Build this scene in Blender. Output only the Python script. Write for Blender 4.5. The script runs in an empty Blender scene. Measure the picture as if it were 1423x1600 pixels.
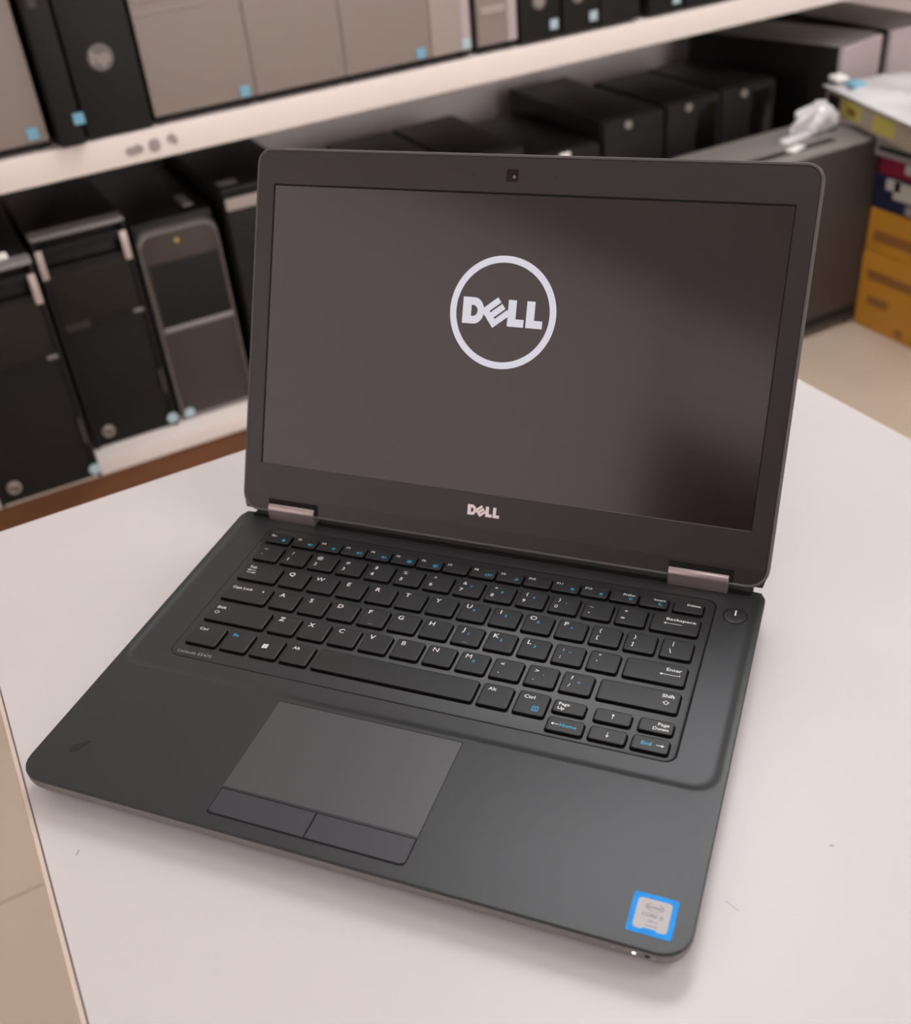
import bpy, bmesh, math, random
from mathutils import Vector, Matrix

random.seed(4)
C = bpy.context.scene.collection
sc = bpy.context.scene
MM = 0.001
ROT = math.radians(-49.0)            # the laptop stands turned on the table
TABLE_Z = 0.750
DECK = 17.0                          # deck height of the laptop (mm)
LM = Matrix.Translation((0, 0, TABLE_Z)) @ Matrix.Rotation(ROT, 4, 'Z')

# ------------------------------------------------------------------ camera
cam_d = bpy.data.cameras.new('camera')
cam = bpy.data.objects.new('camera', cam_d)
C.objects.link(cam)
sc.camera = cam
RC = Matrix([(0.9298797,-0.1408118,0.3398466),(0.3570896,0.5674662,-0.7419361),(-0.0883781,0.8112670,0.5779577)])
loc = Vector((196.500,-246.682,395.474 + DECK))
M4 = RC.to_4x4()
M4.translation = loc * MM
cam.matrix_world = LM @ M4
cam_d.sensor_fit = 'HORIZONTAL'
cam_d.sensor_width = 36.0
cam_d.lens = 1665.97 / 1423 * 36.0
cam_d.shift_x = (711.5 - 693.8) / 1423
cam_d.shift_y = (804.1 - 800.0) / 1423
cam_d.clip_start = 0.01
cam_d.clip_end = 50
cam_d.dof.use_dof = True
cam_d.dof.focus_distance = 0.57
cam_d.dof.aperture_fstop = 9.5
cam_d.dof.aperture_blades = 0

# ------------------------------------------------------------------ light and exposure
sc.view_settings.view_transform = 'Standard'
sc.view_settings.look = 'None'
sc.view_settings.exposure = 0.08
sc.view_settings.gamma = 1.0
sc.view_settings.use_curve_mapping = False
sc.cycles.max_bounces = 6
sc.cycles.diffuse_bounces = 4
world = bpy.data.worlds.new('world')
sc.world = world
world.use_nodes = True
world.node_tree.nodes['Background'].inputs[0].default_value = (1.0, 0.95, 0.93, 1)
world.node_tree.nodes['Background'].inputs[1].default_value = 0.25
LAMP_POWER = 11.0
# (x, y, size x, size y, strength factor) of the ceiling panels
LAMPS = [(1.15, 1.05, 1.2, 0.6, 1.15), (-0.7, 1.0, 0.6, 0.6, 0.25), (1.3, -0.8, 0.6, 0.6, 1.0), (-0.7, -0.8, 0.6, 0.6, 0.6), (3.0, 0.3, 0.6, 0.6, 0.9)]
CEIL = 2.75

# ------------------------------------------------------------------ helpers
def mat(name, col, rough=0.5, metal=0.0, spec=0.5, bump=0.0, bscale=400.0, var=0.0, vscale=5.0, emit=None, estr=0.0, ior=None, coat=0.0, alpha=1.0, trans=0.0):
    m = bpy.data.materials.new(name)
    m.use_nodes = True
    nt = m.node_tree
    b = nt.nodes['Principled BSDF']
    c = (*col, 1) if len(col) == 3 else col
    b.inputs['Base Color'].default_value = c
    b.inputs['Roughness'].default_value = rough
    b.inputs['Metallic'].default_value = metal
    b.inputs['Specular IOR Level'].default_value = spec
    if ior: b.inputs['IOR'].default_value = ior
    if coat: b.inputs['Coat Weight'].default_value = coat
    if trans: b.inputs['Transmission Weight'].default_value = trans
    if alpha < 1: b.inputs['Alpha'].default_value = alpha
    if emit:
        b.inputs['Emission Color'].default_value = (*emit, 1)
        b.inputs['Emission Strength'].default_value = estr
    tc = None
    if bump or var:
        tc = nt.nodes.new('ShaderNodeTexCoord')
    if bump:
        n = nt.nodes.new('ShaderNodeTexNoise'); n.inputs['Scale'].default_value = bscale
        n.inputs['Detail'].default_value = 3
        nt.links.new(tc.outputs['Object'], n.inputs['Vector'])
        bp = nt.nodes.new('ShaderNodeBump'); bp.inputs['Strength'].default_value = bump
        bp.inputs['Distance'].default_value = 0.001
        nt.links.new(n.outputs['Fac'], bp.inputs['Height'])
        nt.links.new(bp.outputs['Normal'], b.inputs['Normal'])
    if var:
        n = nt.nodes.new('ShaderNodeTexNoise'); n.inputs['Scale'].default_value = vscale
        n.inputs['Detail'].default_value = 5
        nt.links.new(tc.outputs['Object'], n.inputs['Vector'])
        mx = nt.nodes.new('ShaderNodeMix'); mx.data_type = 'RGBA'
        mx.inputs['A'].default_value = tuple(max(0, x * (1 - var)) for x in c[:3]) + (1,)
        mx.inputs['B'].default_value = tuple(min(1, x * (1 + var)) for x in c[:3]) + (1,)
        nt.links.new(n.outputs['Fac'], mx.inputs['Factor'])
        nt.links.new(mx.outputs['Result'], b.inputs['Base Color'])
    return m

class MB:
    """collects faces (mm) for one mesh object"""
    def __init__(s): s.v = []; s.f = []; s.m = []
    def add(s, vs, fs, mi=0, T=None):
        o = len(s.v)
        for p in vs: s.v.append(tuple(T(p)) if T else tuple(p))
        for f in fs: s.f.append([i + o for i in f]); s.m.append(mi)
        return s
    def loft(s, rings, mi=0, c0=True, c1=True, T=None, closed=True):
        n = len(rings[0]); vs = [p for r in rings for p in r]; fs = []
        for k in range(len(rings) - 1):
            for i in range(n if closed else n - 1):
                j = (i + 1) % n
                fs.append([k * n + i, k * n + j, (k + 1) * n + j, (k + 1) * n + i])
        if c0: fs.append(list(range(n))[::-1])
        if c1: fs.append([(len(rings) - 1) * n + i for i in range(n)])
        return s.add(vs, fs, mi, T)
    def box(s, x0, x1, y0, y1, z0, z1, mi=0, r=0.0, e=0.0, T=None):
        """box with rounded vertical edges r and chamfered top/bottom edges e"""
        if r or e:
            rr0 = lambda i, z: [(x, y, z) for x, y in rrect(x0 + i, x1 - i, y0 + i, y1 - i, max(r - i, 0.05))]
            rings = [rr0(e, z0), rr0(0, z0 + e), rr0(0, z1 - e), rr0(e * 0.3, z1 - e * 0.3), rr0(e, z1)] if e else [rr0(0, z0), rr0(0, z1)]
            return s.loft(rings, mi, T=T)
        vs = [(x, y, z) for z in (z0, z1) for x, y in ((x0, y0), (x1, y0), (x1, y1), (x0, y1))]
        return s.add(vs, [[3, 2, 1, 0], [4, 5, 6, 7], [0, 1, 5, 4], [1, 2, 6, 5], [2, 3, 7, 6], [3, 0, 4, 7]], mi, T)
    def cyl(s, cx, cy, z0, z1, r, mi=0, n=28, T=None):
        ring = lambda z: [(cx + r * math.cos(2 * math.pi * i / n), cy + r * math.sin(2 * math.pi * i / n), z) for i in range(n)]
        return s.loft([ring(z0), ring(z1)], mi, T=T)
    def build(s, name, mats, parent=None, smooth=35):
        me = bpy.data.meshes.new(name)
        me.from_pydata([tuple(c * MM for c in p) for p in s.v], [], s.f)
        for m in (mats if isinstance(mats, (list, tuple)) else [mats]): me.materials.append(m)
        for p, mi in zip(me.polygons, s.m): p.material_index = mi
        me.update()
        bm = bmesh.new(); bm.from_mesh(me)
        if not getattr(s, 'keep', False): bmesh.ops.recalc_face_normals(bm, faces=bm.faces)
        bm.to_mesh(me); bm.free()
        if smooth:
            for p in me.polygons: p.use_smooth = True
            me.set_sharp_from_angle(angle=math.radians(smooth))
        o = bpy.data.objects.new(name, me); C.objects.link(o)
        if parent: o.parent = parent
        return o

def rrect(x0, x1, y0, y1, r, n=6):
    rs = r if isinstance(r, (list, tuple)) else (r, r, r, r)   # corners: x1y0, x1y1, x0y1, x0y0
    pts = []
    for (cx, cy, a0, q) in ((x1 - rs[0], y0 + rs[0], -90, rs[0]), (x1 - rs[1], y1 - rs[1], 0, rs[1]), (x0 + rs[2], y1 - rs[2], 90, rs[2]), (x0 + rs[3], y0 + rs[3], 180, rs[3])):
        for k in range(n + 1):
            a = math.radians(a0 + 90 * k / n)
            pts.append((cx + q * math.cos(a), cy + q * math.sin(a)))
    return pts

def empty(name, label, cat, loc=(0, 0, 0), rz=0.0, group=None):
    o = bpy.data.objects.new(name, None); C.objects.link(o)
    o.empty_display_size = 0.05
    o.location = loc; o.rotation_euler = (0, 0, rz)
    o['label'] = label; o['category'] = cat
    if group: o['group'] = group
    return o
def tag(o, label, cat, group=None):
    o['label'] = label; o['category'] = cat
    if group: o['group'] = group
    return o

_tc = {}
def text_geo(s, cap=3.0, bold=0.0, XW=1.14):
    """flat glyph mesh, origin at the left of the baseline; cap = capital height in mm"""
    key = (s, bold)
    if key not in _tc:
        cu = bpy.data.curves.new('t', 'FONT'); cu.body = s; cu.size = 1.0; cu.fill_mode = 'FRONT'
        cu.offset = bold; cu.resolution_u = 2
        o = bpy.data.objects.new('t', cu); C.objects.link(o)
        bpy.context.view_layer.update()
        me = bpy.data.meshes.new_from_object(o.evaluated_get(bpy.context.evaluated_depsgraph_get()))
        vs = [tuple(v.co) for v in me.vertices]; fs = [list(p.vertices) for p in me.polygons]
        bpy.data.objects.remove(o); bpy.data.curves.remove(cu); bpy.data.meshes.remove(me)
        _tc[key] = (vs, fs)
    vs, fs = _tc[key]
    k = cap / 0.72
    return [(x * k * XW, y * k) for x, y, z in vs], fs
def put_text(mb, s, x, y, z, cap, mi=0, align='C', bold=0.015, T=None, wid=None):
    vs, fs = text_geo(s, cap, bold)
    if not vs: return
    xs = [p[0] for p in vs]; ys = [p[1] for p in vs]
    sx = (wid / (max(xs) - min(xs))) if wid else 1.0
    ox = {'C': (min(xs) + max(xs)) / 2, 'L': min(xs), 'R': max(xs)}[align]
    mb.add([((p[0] - ox) * sx + x, p[1] + y, z) for p in vs], fs, mi, T)
def poly(mb, pts, z, mi=0, T=None):
    mb.add([(x, y, z) for x, y in pts], [list(range(len(pts)))], mi, T)
def stroke(mb, x0, y0, x1, y1, w, z, mi=0, T=None):
    d = Vector((x1 - x0, y1 - y0)); d.normalize(); n = Vector((-d.y, d.x)) * w / 2
    poly(mb, [(x0 - n.x, y0 - n.y), (x1 - n.x, y1 - n.y), (x1 + n.x, y1 + n.y), (x0 + n.x, y0 + n.y)], z, mi, T)
def annulus(mb, cx, cy, r0, r1, z, mi=0, n=48, T=None, a0=0, a1=360, sx=1.0, sy=1.0):
    vs = []; fs = []; full = abs(a1 - a0) >= 360
    for i in range(n + (0 if full else 1)):
        a = math.radians(a0 + (a1 - a0) * i / n)
        vs += [(cx + r0 * math.cos(a) * sx, cy + r0 * math.sin(a) * sy, z), (cx + r1 * math.cos(a) * sx, cy + r1 * math.sin(a) * sy, z)]
    m = len(vs) // 2
    for i in range(n if full else n):
        j = (i + 1) % m
        fs.append([2 * i, 2 * i + 1, 2 * j + 1, 2 * j])
    mb.add(vs, fs, mi, T)

def company_logo(mb, cx, cy, W, z=0.0, mi=0, T=None, th=0.0):
    """the word mark with its tilted second letter; W = total width"""
    k = W / 49.0
    def P(pts): poly(mb, [(cx + x * k, cy + y * k) for x, y in pts], z, mi, T)
    H = 7.6
    # D: built as quads between the outer and the inner outline
    x0, xb = -24.5, -18.6
    outer = [(x0, -H), (x0, H)]; inner = [(xb - 0.6, -3.2), (xb - 0.6, 3.2)]
    n = 12
    for i in range(n + 1):
        a = math.radians(90 - 180 * i / n)
        outer.append((-17.5 + 6.3 * math.cos(a), H * math.sin(a)))
        inner.append((-18.2 + 3.0 * math.cos(a), 3.2 * math.sin(a)))
    outer = [outer[0], outer[1]] + outer[2:]
    m = len(outer)
    vs = [(cx + p[0] * k, cy + p[1] * k, z) for p in outer] + [(cx + p[0] * k, cy + p[1] * k, z) for p in inner]
    mb.add(vs, [[i, (i + 1) % m, m + (i + 1) % m, m + i] for i in range(m)], mi, T)
    # tilted E (letter local frame u,v, turned by 38 degrees)
    A = math.radians(38); ex, ey = -4.3, -0.3
    def R(u, v): return (ex + u * math.cos(A) - v * math.sin(A), ey + u * math.sin(A) + v * math.cos(A))
    hw, hh = 6.3, 6.3
    P([R(-hw, -hh), R(-hw + 3.9, -hh), R(-hw + 3.9, hh), R(-hw, hh)])
    for v0, v1, l in ((-hh, -hh + 3.5, hw + 0.6), (-1.75, 1.75, hw), (hh - 3.5, hh, hw)):
        P([R(-hw + 3.9, v0), R(l, v0), R(l, v1), R(-hw + 3.9, v1)])
    # two Ls
    for lx in (3.4, 14.6):
        P([(lx, -H), (lx + 4.9, -H), (lx + 4.9, H), (lx, H)])
        P([(lx + 4.9, -H), (lx + 9.9, -H), (lx + 9.9, -H + 4.4), (lx + 4.9, -H + 4.4)])

# ------------------------------------------------------------------ materials
m_wall = mat('painted_wall', (0.62, 0.57, 0.53), 0.7, var=0.05, vscale=2)
m_ceil = mat('ceiling_paint', (0.8, 0.78, 0.75), 0.8, var=0.03)
m_white = mat('white_laminate', (0.560, 0.540, 0.553), 0.38, spec=0.35, var=0.012, vscale=6)
m_shelfw = mat('white_melamine', (0.75, 0.685, 0.65), 0.45, var=0.02, vscale=3)
m_backp = mat('off_white_back_panel', (0.90, 0.84, 0.83), 0.6, var=0.04, vscale=3)
m_band = mat('beige_edge_band', (0.60, 0.51, 0.44), 0.45)
m_dline = mat('dark_glue_line', (0.16, 0.13, 0.13), 0.6)
m_brown = mat('brown_wood', (0.19, 0.075, 0.03), 0.45, var=0.25, vscale=9)
m_deck = mat('soft_touch_charcoal', (0.019, 0.020, 0.022), 0.39, spec=0.40, bump=0.04, bscale=5000)
m_palm = mat('soft_touch_palm_rest', (0.019, 0.020, 0.0225), 0.37, spec=0.40, bump=0.04, bscale=5000)
m_side = mat('charcoal_side', (0.15, 0.14, 0.135), 0.5, bump=0.03, bscale=4000)
m_black = mat('black_gap', (0.004, 0.004, 0.004), 0.7, spec=0.2)
m_key = mat('key_plastic', (0.012, 0.0125, 0.013), 0.42, spec=0.36, bump=0.04, bscale=6000)
m_keyside_shade = mat('key_side_and_shade', (0.002, 0.002, 0.002), 0.7, spec=0.1)
m_pad = mat('touchpad_plastic', (0.050, 0.052, 0.056), 0.36, spec=0.45, bump=0.02, bscale=6000)
m_padbtn = mat('touchpad_button_plastic', (0.030, 0.031, 0.038), 0.42, spec=0.4)
m_print = mat('white_print', (0.72, 0.72, 0.72), 0.6)
m_gprint = mat('grey_print', (0.26, 0.26, 0.26), 0.6)
m_blue = mat('blue_print', (0.03, 0.36, 0.62), 0.6)
m_bezel = mat('bezel_plastic', (0.013, 0.008, 0.0085), 0.38, spec=0.38, ior=1.55, bump=0.03, bscale=5000)
m_rim = mat('lid_shell', (0.07, 0.065, 0.063), 0.42, spec=0.5)
m_screen = mat('lit_screen', (0.006, 0.004, 0.004), 0.14, spec=0.5, ior=1.54, emit=(0.050, 0.022, 0.024), estr=0.16)
m_slogo = mat('screen_white', (0.02, 0.02, 0.02), 0.3, emit=(0.58, 0.565, 0.635), estr=1.0)
m_badge = mat('badge_silver', (0.62, 0.56, 0.56), 0.3, metal=0.35)
m_hinge = mat('hinge_metal', (0.36, 0.30, 0.30), 0.34, metal=0.75)
m_lens = mat('camera_glass', (0.010, 0.0015, 0.003), 0.3, spec=0.2)
m_led = mat('white_indicator', (0.8, 0.8, 0.9), 0.3, emit=(0.85, 0.85, 1.0), estr=3.0)
m_stblue = mat('sticker_blue', (0.0, 0.25, 0.72), 0.5, spec=0.25, var=0.3, vscale=150)
m_stsil = mat('sticker_silver', (0.42, 0.405, 0.41), 0.45, spec=0.3, var=0.06, vscale=60)
m_sttxt = mat('sticker_ink', (0.16, 0.17, 0.22), 0.5)
m_rubber = mat('rubber', (0.01, 0.01, 0.01), 0.8)
m_smudge = mat('smudge', (0.012, 0.012, 0.012), 0.42, spec=0.3)
m_pcblack = mat('pc_black', (0.008, 0.007, 0.007), 0.38, spec=0.25, bump=0.03, bscale=900)
m_pcgloss = mat('pc_gloss_black', (0.004, 0.004, 0.004), 0.12)
m_pcfront = mat('pc_front_black', (0.010, 0.009, 0.008), 0.42, spec=0.2)
m_pcwarm = mat('pc_bay_panel', (0.017, 0.014, 0.011), 0.5, spec=0.2)
m_pcbrown = mat('pc_brown_grey', (0.058, 0.044, 0.041), 0.45, spec=0.3)
m_pctaupe = mat('pc_taupe', (0.24, 0.20, 0.178), 0.5, var=0.05, vscale=4)
m_pctaupe2 = mat('pc_taupe_light', (0.33, 0.28, 0.255), 0.5)
m_pclav = mat('pc_pale_grey', (0.42, 0.36, 0.37), 0.45)
m_pcbar = mat('pc_grey_bar', (0.27, 0.255, 0.25), 0.35, metal=0.4)
m_pcbrt = mat('pc_bright_metal', (0.55, 0.47, 0.45), 0.3, metal=0.6)
m_mesh = mat('pc_mesh_grey', (0.012, 0.0115, 0.0115), 0.5, spec=0.2)
m_pcstk = mat('pc_sticker', (0.18, 0.42, 0.58), 0.4)
m_pcstk2 = mat('pc_sticker_pale', (0.42, 0.56, 0.62), 0.35)
m_embd = mat('emblem_disc', (0.14, 0.13, 0.12), 0.4)
m_embs = mat('emblem_silver', (0.42, 0.37, 0.34), 0.35, metal=0.5)
m_pctop = mat('tower_grey', (0.20, 0.185, 0.172), 0.45, var=0.12, vscale=14)
m_pcsd = mat('tower_side_brown', (0.042, 0.033, 0.030), 0.45)
m_yel = mat('yellow_card', (0.42, 0.19, 0.014), 0.55, var=0.12, vscale=6)
m_yeld = mat('brown_print', (0.22, 0.09, 0.02), 0.6)
m_navy = mat('navy_card', (0.008, 0.012, 0.04), 0.45)
m_red = mat('crimson_card', (0.20, 0.008, 0.035), 0.45)
m_paleb = mat('pale_card', (0.45, 0.44, 0.40), 0.55)
m_greyc = mat('grey_tray', (0.26, 0.25, 0.25), 0.5)
m_bag = mat('clear_plastic_bag', (0.62, 0.62, 0.64), 0.22, spec=0.8, bump=0.8, bscale=90)
m_lab = mat('white_label', (0.85, 0.84, 0.80), 0.5)
m_ylab = mat('yellow_label', (0.46, 0.41, 0.08), 0.5)
m_tan = mat('tan_board', (0.33, 0.28, 0.22), 0.5)
m_ink = mat('marker_ink', (0.34, 0.30, 0.30), 0.7)
m_lampw = mat('lamp_diffuser', (0.9, 0.9, 0.9), 0.6, emit=(1.0, 0.985, 0.985), estr=LAMP_POWER)
m_lampf = mat('lamp_frame', (0.8, 0.8, 0.8), 0.4)
m_glow = mat('added_soft_glow', (0.7, 0.7, 0.7), 0.6, emit=(1.0, 0.85, 0.85), estr=1.15)  # glow of the panes added in the left wall
m_glow2 = mat('added_bright_glow', (0.7, 0.7, 0.7), 0.6, emit=(1.0, 0.92, 0.90), estr=2.3)  # glow of the pane added in the front wall
m_added_panel = mat('added_panel_dark', (0.010, 0.005, 0.004), 0.6, spec=0.2, var=0.2, vscale=3)
m_metal = mat('brushed_metal', (0.5, 0.5, 0.5), 0.3, metal=1)

for m_ in (m_deck, m_palm, m_pad, m_padbtn, m_key):      # cool tint put into the reflections, offsetting the warm room
    m_.node_tree.nodes['Principled BSDF'].inputs['Specular Tint'].default_value = (0.93, 0.965, 1.0, 1)

def tile_mat():
    m = bpy.data.materials.new('beige_floor_tiles'); m.use_nodes = True
    nt = m.node_tree; b = nt.nodes['Principled BSDF']; b.inputs['Roughness'].default_value = 0.28
    tc = nt.nodes.new('ShaderNodeTexCoord'); mp = nt.nodes.new('ShaderNodeMapping')
    mp.inputs['Location'].default_value = (0.55, -0.15, 0)
    br = nt.nodes.new('ShaderNodeTexBrick'); br.offset = 0.0; br.squash = 1.0
    br.inputs['Scale'].default_value = 1.0
    br.inputs['Brick Width'].default_value = 0.6; br.inputs['Row Height'].default_value = 0.6
    br.inputs['Mortar Size'].default_value = 0.0018; br.inputs['Mortar Smooth'].default_value = 0.2
    br.inputs['Color1'].default_value = (0.50, 0.41, 0.325, 1); br.inputs['Color2'].default_value = (0.51, 0.42, 0.335, 1)
    br.inputs['Mortar'].default_value = (0.30, 0.23, 0.17, 1)
    n = nt.nodes.new('ShaderNodeTexNoise'); n.inputs['Scale'].default_value = 3.5; n.inputs['Detail'].default_value = 6
    mx = nt.nodes.new('ShaderNodeMix'); mx.data_type = 'RGBA'; mx.blend_type = 'MULTIPLY'; mx.inputs['Factor'].default_value = 0.12
    nt.links.new(tc.outputs['Object'], mp.inputs['Vector']); nt.links.new(mp.outputs['Vector'], br.inputs['Vector'])
    nt.links.new(tc.outputs['Object'], n.inputs['Vector'])
    nt.links.new(br.outputs['Color'], mx.inputs['A']); nt.links.new(n.outputs['Fac'], mx.inputs['B'])
    nt.links.new(mx.outputs['Result'], b.inputs['Base Color'])
    return m
m_tile = tile_mat()

# ------------------------------------------------------------------ the room
RX0, RX1, RY0, RY1 = -2600, 3800, -2600, 2130
def struct(name, mb, m, parent=None, smooth=0):
    o = mb.build(name, m, parent, smooth)
    if not parent: o['kind'] = 'structure'
    return o
H = CEIL * 1000
struct('floor', MB().box(RX0 - 100, RX1 + 100, RY0 - 100, RY1 + 100, -60, 0), m_tile)
struct('ceiling', MB().box(RX0 - 100, RX1 + 100, RY0 - 100, RY1 + 100, H, H + 80), m_ceil)
struct('wall_back', MB().box(RX0, RX1, RY1, RY1 + 100, 0, H), m_wall)
struct('wall_left', MB().box(RX0 - 100, RX0, RY0 - 100, RY1 + 100, 0, H), m_wall)
struct('wall_right', MB().box(RX1, RX1 + 100, RY0 - 100, RY1 + 100, 0, H), m_wall)
struct('wall_front', MB().box(RX0, RX1, RY0 - 100, RY0, 0, H), m_wall)
# added unseen dark panel darkens the screen reflection; added glowing panes brighten it
d = struct('added_dark_panel_1', MB().box(RX0 + 2, RX0 + 45, -2590, -1640, 0, 2080), m_added_panel)
MB().cyl(0, 0, 0, 60, 12, T=lambda p: (RX0 + 45 + p[2], -1730 + p[0], 1020 + p[1])).build('added_panel_handle', m_metal, d)
w2 = struct('added_glow_pane_2', MB().box(100, 3100, RY0 + 2, RY0 + 12, 400, 2350), m_glow2)  # added pane out of view, lights the shelf interior
w2f = MB()
for (x0, x1, z0, z1) in ((50, 100, 350, 2400), (3100, 3150, 350, 2400), (1080, 1120, 400, 2350), (2080, 2120, 400, 2350), (100, 3100, 350, 400), (100, 3100, 2350, 2400)):
    w2f.box(x0, x1, RY0 + 2, RY0 + 40, z0, z1)
w2f.build('added_pane_frame', m_lampf, w2, 0)
w3 = struct('added_glow_pane_3', MB().box(RX0 + 2, RX0 + 12, -2580, -1640, 2150, 2620), m_glow)  # added glowing pane, brightens the upper right of the screen reflection
wn = struct('added_glow_pane_1', MB().box(RX0 + 2, RX0 + 12, -1570, 1300, 500, 2620), m_glow)  # added glowing pane for the screen to reflect
wf = MB()
for (y0, y1, z0, z1) in ((-1620, -1570, 450, 2670), (1300, 1350, 450, 2670), (-1570, 1300, 450, 500), (-1570, 1300, 2620, 2670)):
    wf.box(RX0 + 2, RX0 + 40, y0, y1, z0, z1)
wf.build('added_pane_frame', m_lampf, wn, 0)

for i, (lx, ly, sx, sy, k) in enumerate(LAMPS):
    where = ['over the table, nearest the shelves on the right', 'over the table, nearest the shelves on the left', 'behind the photographer on the right', 'behind the photographer on the left', 'farthest to the right by the shelves'][i % 5]
    t = empty('ceiling_light', 'square white LED ceiling panel ' + where, 'ceiling light', (lx, ly, CEIL), group='LED ceiling panels')
    hx, hy = sx * 500, sy * 500
    fr = MB()
    for (a0, a1, b0, b1) in ((-hx - 15, hx + 15, -hy - 15, -hy), (-hx - 15, hx + 15, hy, hy + 15), (-hx - 15, -hx, -hy, hy), (hx, hx + 15, -hy, hy)):
        fr.box(a0, a1, b0, b1, -14, 0)
    fr.build('frame', m_lampf, t, 0)
    mk = m_lampw.copy(); mk.node_tree.nodes['Principled BSDF'].inputs['Emission Strength'].default_value = LAMP_POWER * k
    MB().box(-hx, hx, -hy, hy, -9, -1).build('diffuser', mk, t, 0)

# ------------------------------------------------------------------ the table
TX0, TX1, TY0, TY1 = -108.5, 492, -820, 382
TT = TABLE_Z * 1000
tb = empty('table', 'white laminate table carrying the open laptop', 'table', (0, 0, 0))
MB().box(TX0, TX1, TY0, TY1, TT - 25, TT, r=0.3, e=0.5).build('tabletop', m_white, tb)
eb = MB()
def ebring(i, z): return [(x, y, z) for x, y in rrect(TX0 - i, TX1 + i, TY0 - i, TY1 + i, 2.0)]
eb.loft([ebring(0.05, TT - 25), ebring(3.8, TT - 24), ebring(4.6, TT - 12), ebring(4.2, TT - 4), ebring(3.0, TT - 1.6), ebring(0.6, TT - 0.7), ebring(0.05, TT - 0.7)], c0=False, c1=False)
eb.build('edge_band', m_band, tb)
MB().loft([[(x, y, TT - 0.68) for x, y in rrect(TX0 - 0.9, TX1 + 0.9, TY0 - 0.9, TY1 + 0.9, 2)], [(x, y, TT - 0.66) for x, y in rrect(TX0 + 0.1, TX1 - 0.1, TY0 + 0.1, TY1 - 0.1, 2)]], c0=False, c1=False).build('glue_line', m_dline, tb, 0)
for x in (TX0 + 20, TX1 - 60):
    for y in (TY0 + 20, TY1 - 60):
        MB().box(x, x + 40, y, y + 40, 0, TT - 25, r=2).build('leg', m_pcbar, tb)
ap = MB()
ap.box(TX0 + 30, TX1 - 30, TY0 + 30, TY0 + 48, TT - 95, TT - 25); ap.box(TX0 + 30, TX1 - 30, TY1 - 48, TY1 - 30, TT - 95, TT - 25)
ap.box(TX0 + 30, TX0 + 48, TY0 + 48, TY1 - 48, TT - 95, TT - 25); ap.box(TX1 - 48, TX1 - 30, TY0 + 48, TY1 - 48, TT - 95, TT - 25)
ap.build('apron', m_white, tb, 0)

def onto(x, y):      # laptop frame (mm) -> table frame (mm)
    v = Matrix.Rotation(ROT, 2) @ Vector((x, y)); return v.x, v.y
for (xa, ya, xb, yb, w_) in ((176.4, 44.0, 182.5, 40.5, .35), (215.5, 86, 217.5, 86.3, 1.0), (-119, -20, -118.2, -23, .8)):
    t = MB(); t.keep = True
    stroke(t, *onto(xa, ya), *onto(xb, yb), w_, TT + .03)
    t.build('scratch', m_ink, tb, 0)

# ------------------------------------------------------------------ the laptop
lap = empty('laptop', 'open charcoal business laptop on the white table, screen lit with its maker\'s round logo', 'laptop', (0, 0, TABLE_Z), ROT)
XL, XR, YB = -167.95, 167.95, 234.0
def ring(i, z, r=13.0, yb=0.0): return [(x, y, z) for x, y in rrect(XL + i, XR - i, i, YB - i - yb, (max(r - i, 1), max(7 - i, 1), max(7 - i, 1), max(r - i, 1)))]
MB().loft([ring(16, 2.2), ring(8, 3.2), ring(3.4, 5.6), ring(1.3, 8.4), ring(0.4, 11), ring(0.1, 13.4), ring(0.3, 14.5)]).build('bottom_case', m_side, lap)
MB().loft([ring(0.9, 14.3), ring(0.9, 16.0)]).build('body_seam', m_black, lap)
# deck with its shallow keyboard recess
RZ = DECK - 0.8
def rec(i, z):  # outline of the recess
    return [(x, y, z) for x, y in rrect(-165.6 + i, 165.6 - i, 84.5 + i, YB - 0.6, (12 - i * 0.5, 1, 1, 12 - i * 0.5))]
dk = MB()
dk.loft([ring(0.7, 15.75), ring(0.1, 15.85), ring(0.0, 16.3), ring(0.15, 16.8), ring(0.5, DECK), rec(0, DECK), rec(0.6, DECK - 0.05), rec(1.8, DECK - 0.28), rec(3.2, DECK - 0.6), rec(4.4, RZ + 0.06), rec(5.6, RZ)])
dk.build('deck', m_palm, lap, 25)
# keyboard frame plate inside a black groove
MB().loft([[(x, y, z) for x, y in rrect(-141.4, 143.5, 98.7, 221.5, 6)] for z in (RZ - 0.2, RZ + 0.05)]).build('keyboard_groove', m_black, lap)
MB().loft([[(x, y, z) for x, y in rrect(-140.9 + i, 142.3 - i, 99.2 + i, 220.7 - i, 5.5)] for i, z in ((0, RZ), (0, RZ + 0.12), (0.2, RZ + 0.2))]).build('keyboard_frame', m_deck, lap)
KZ = RZ + 0.2
KT = DECK + 0.95

W, B, G_ = 0, 1, 2
def arrow(mb, x, y, dx, dy, L, z, mi, w=0.32, hd=1.1):
    d = Vector((dx, dy)).normalized(); n = Vector((-d.y, d.x))
    a = Vector((x, y)); e = a + d * L
    stroke(mb, a.x, a.y, *(e - d * hd), w, z, mi)
    h = e - d * hd * 1.25
    poly(mb, [tuple(h + n * hd * .75), tuple(h - n * hd * .75), tuple(e)], z, mi)

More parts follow.
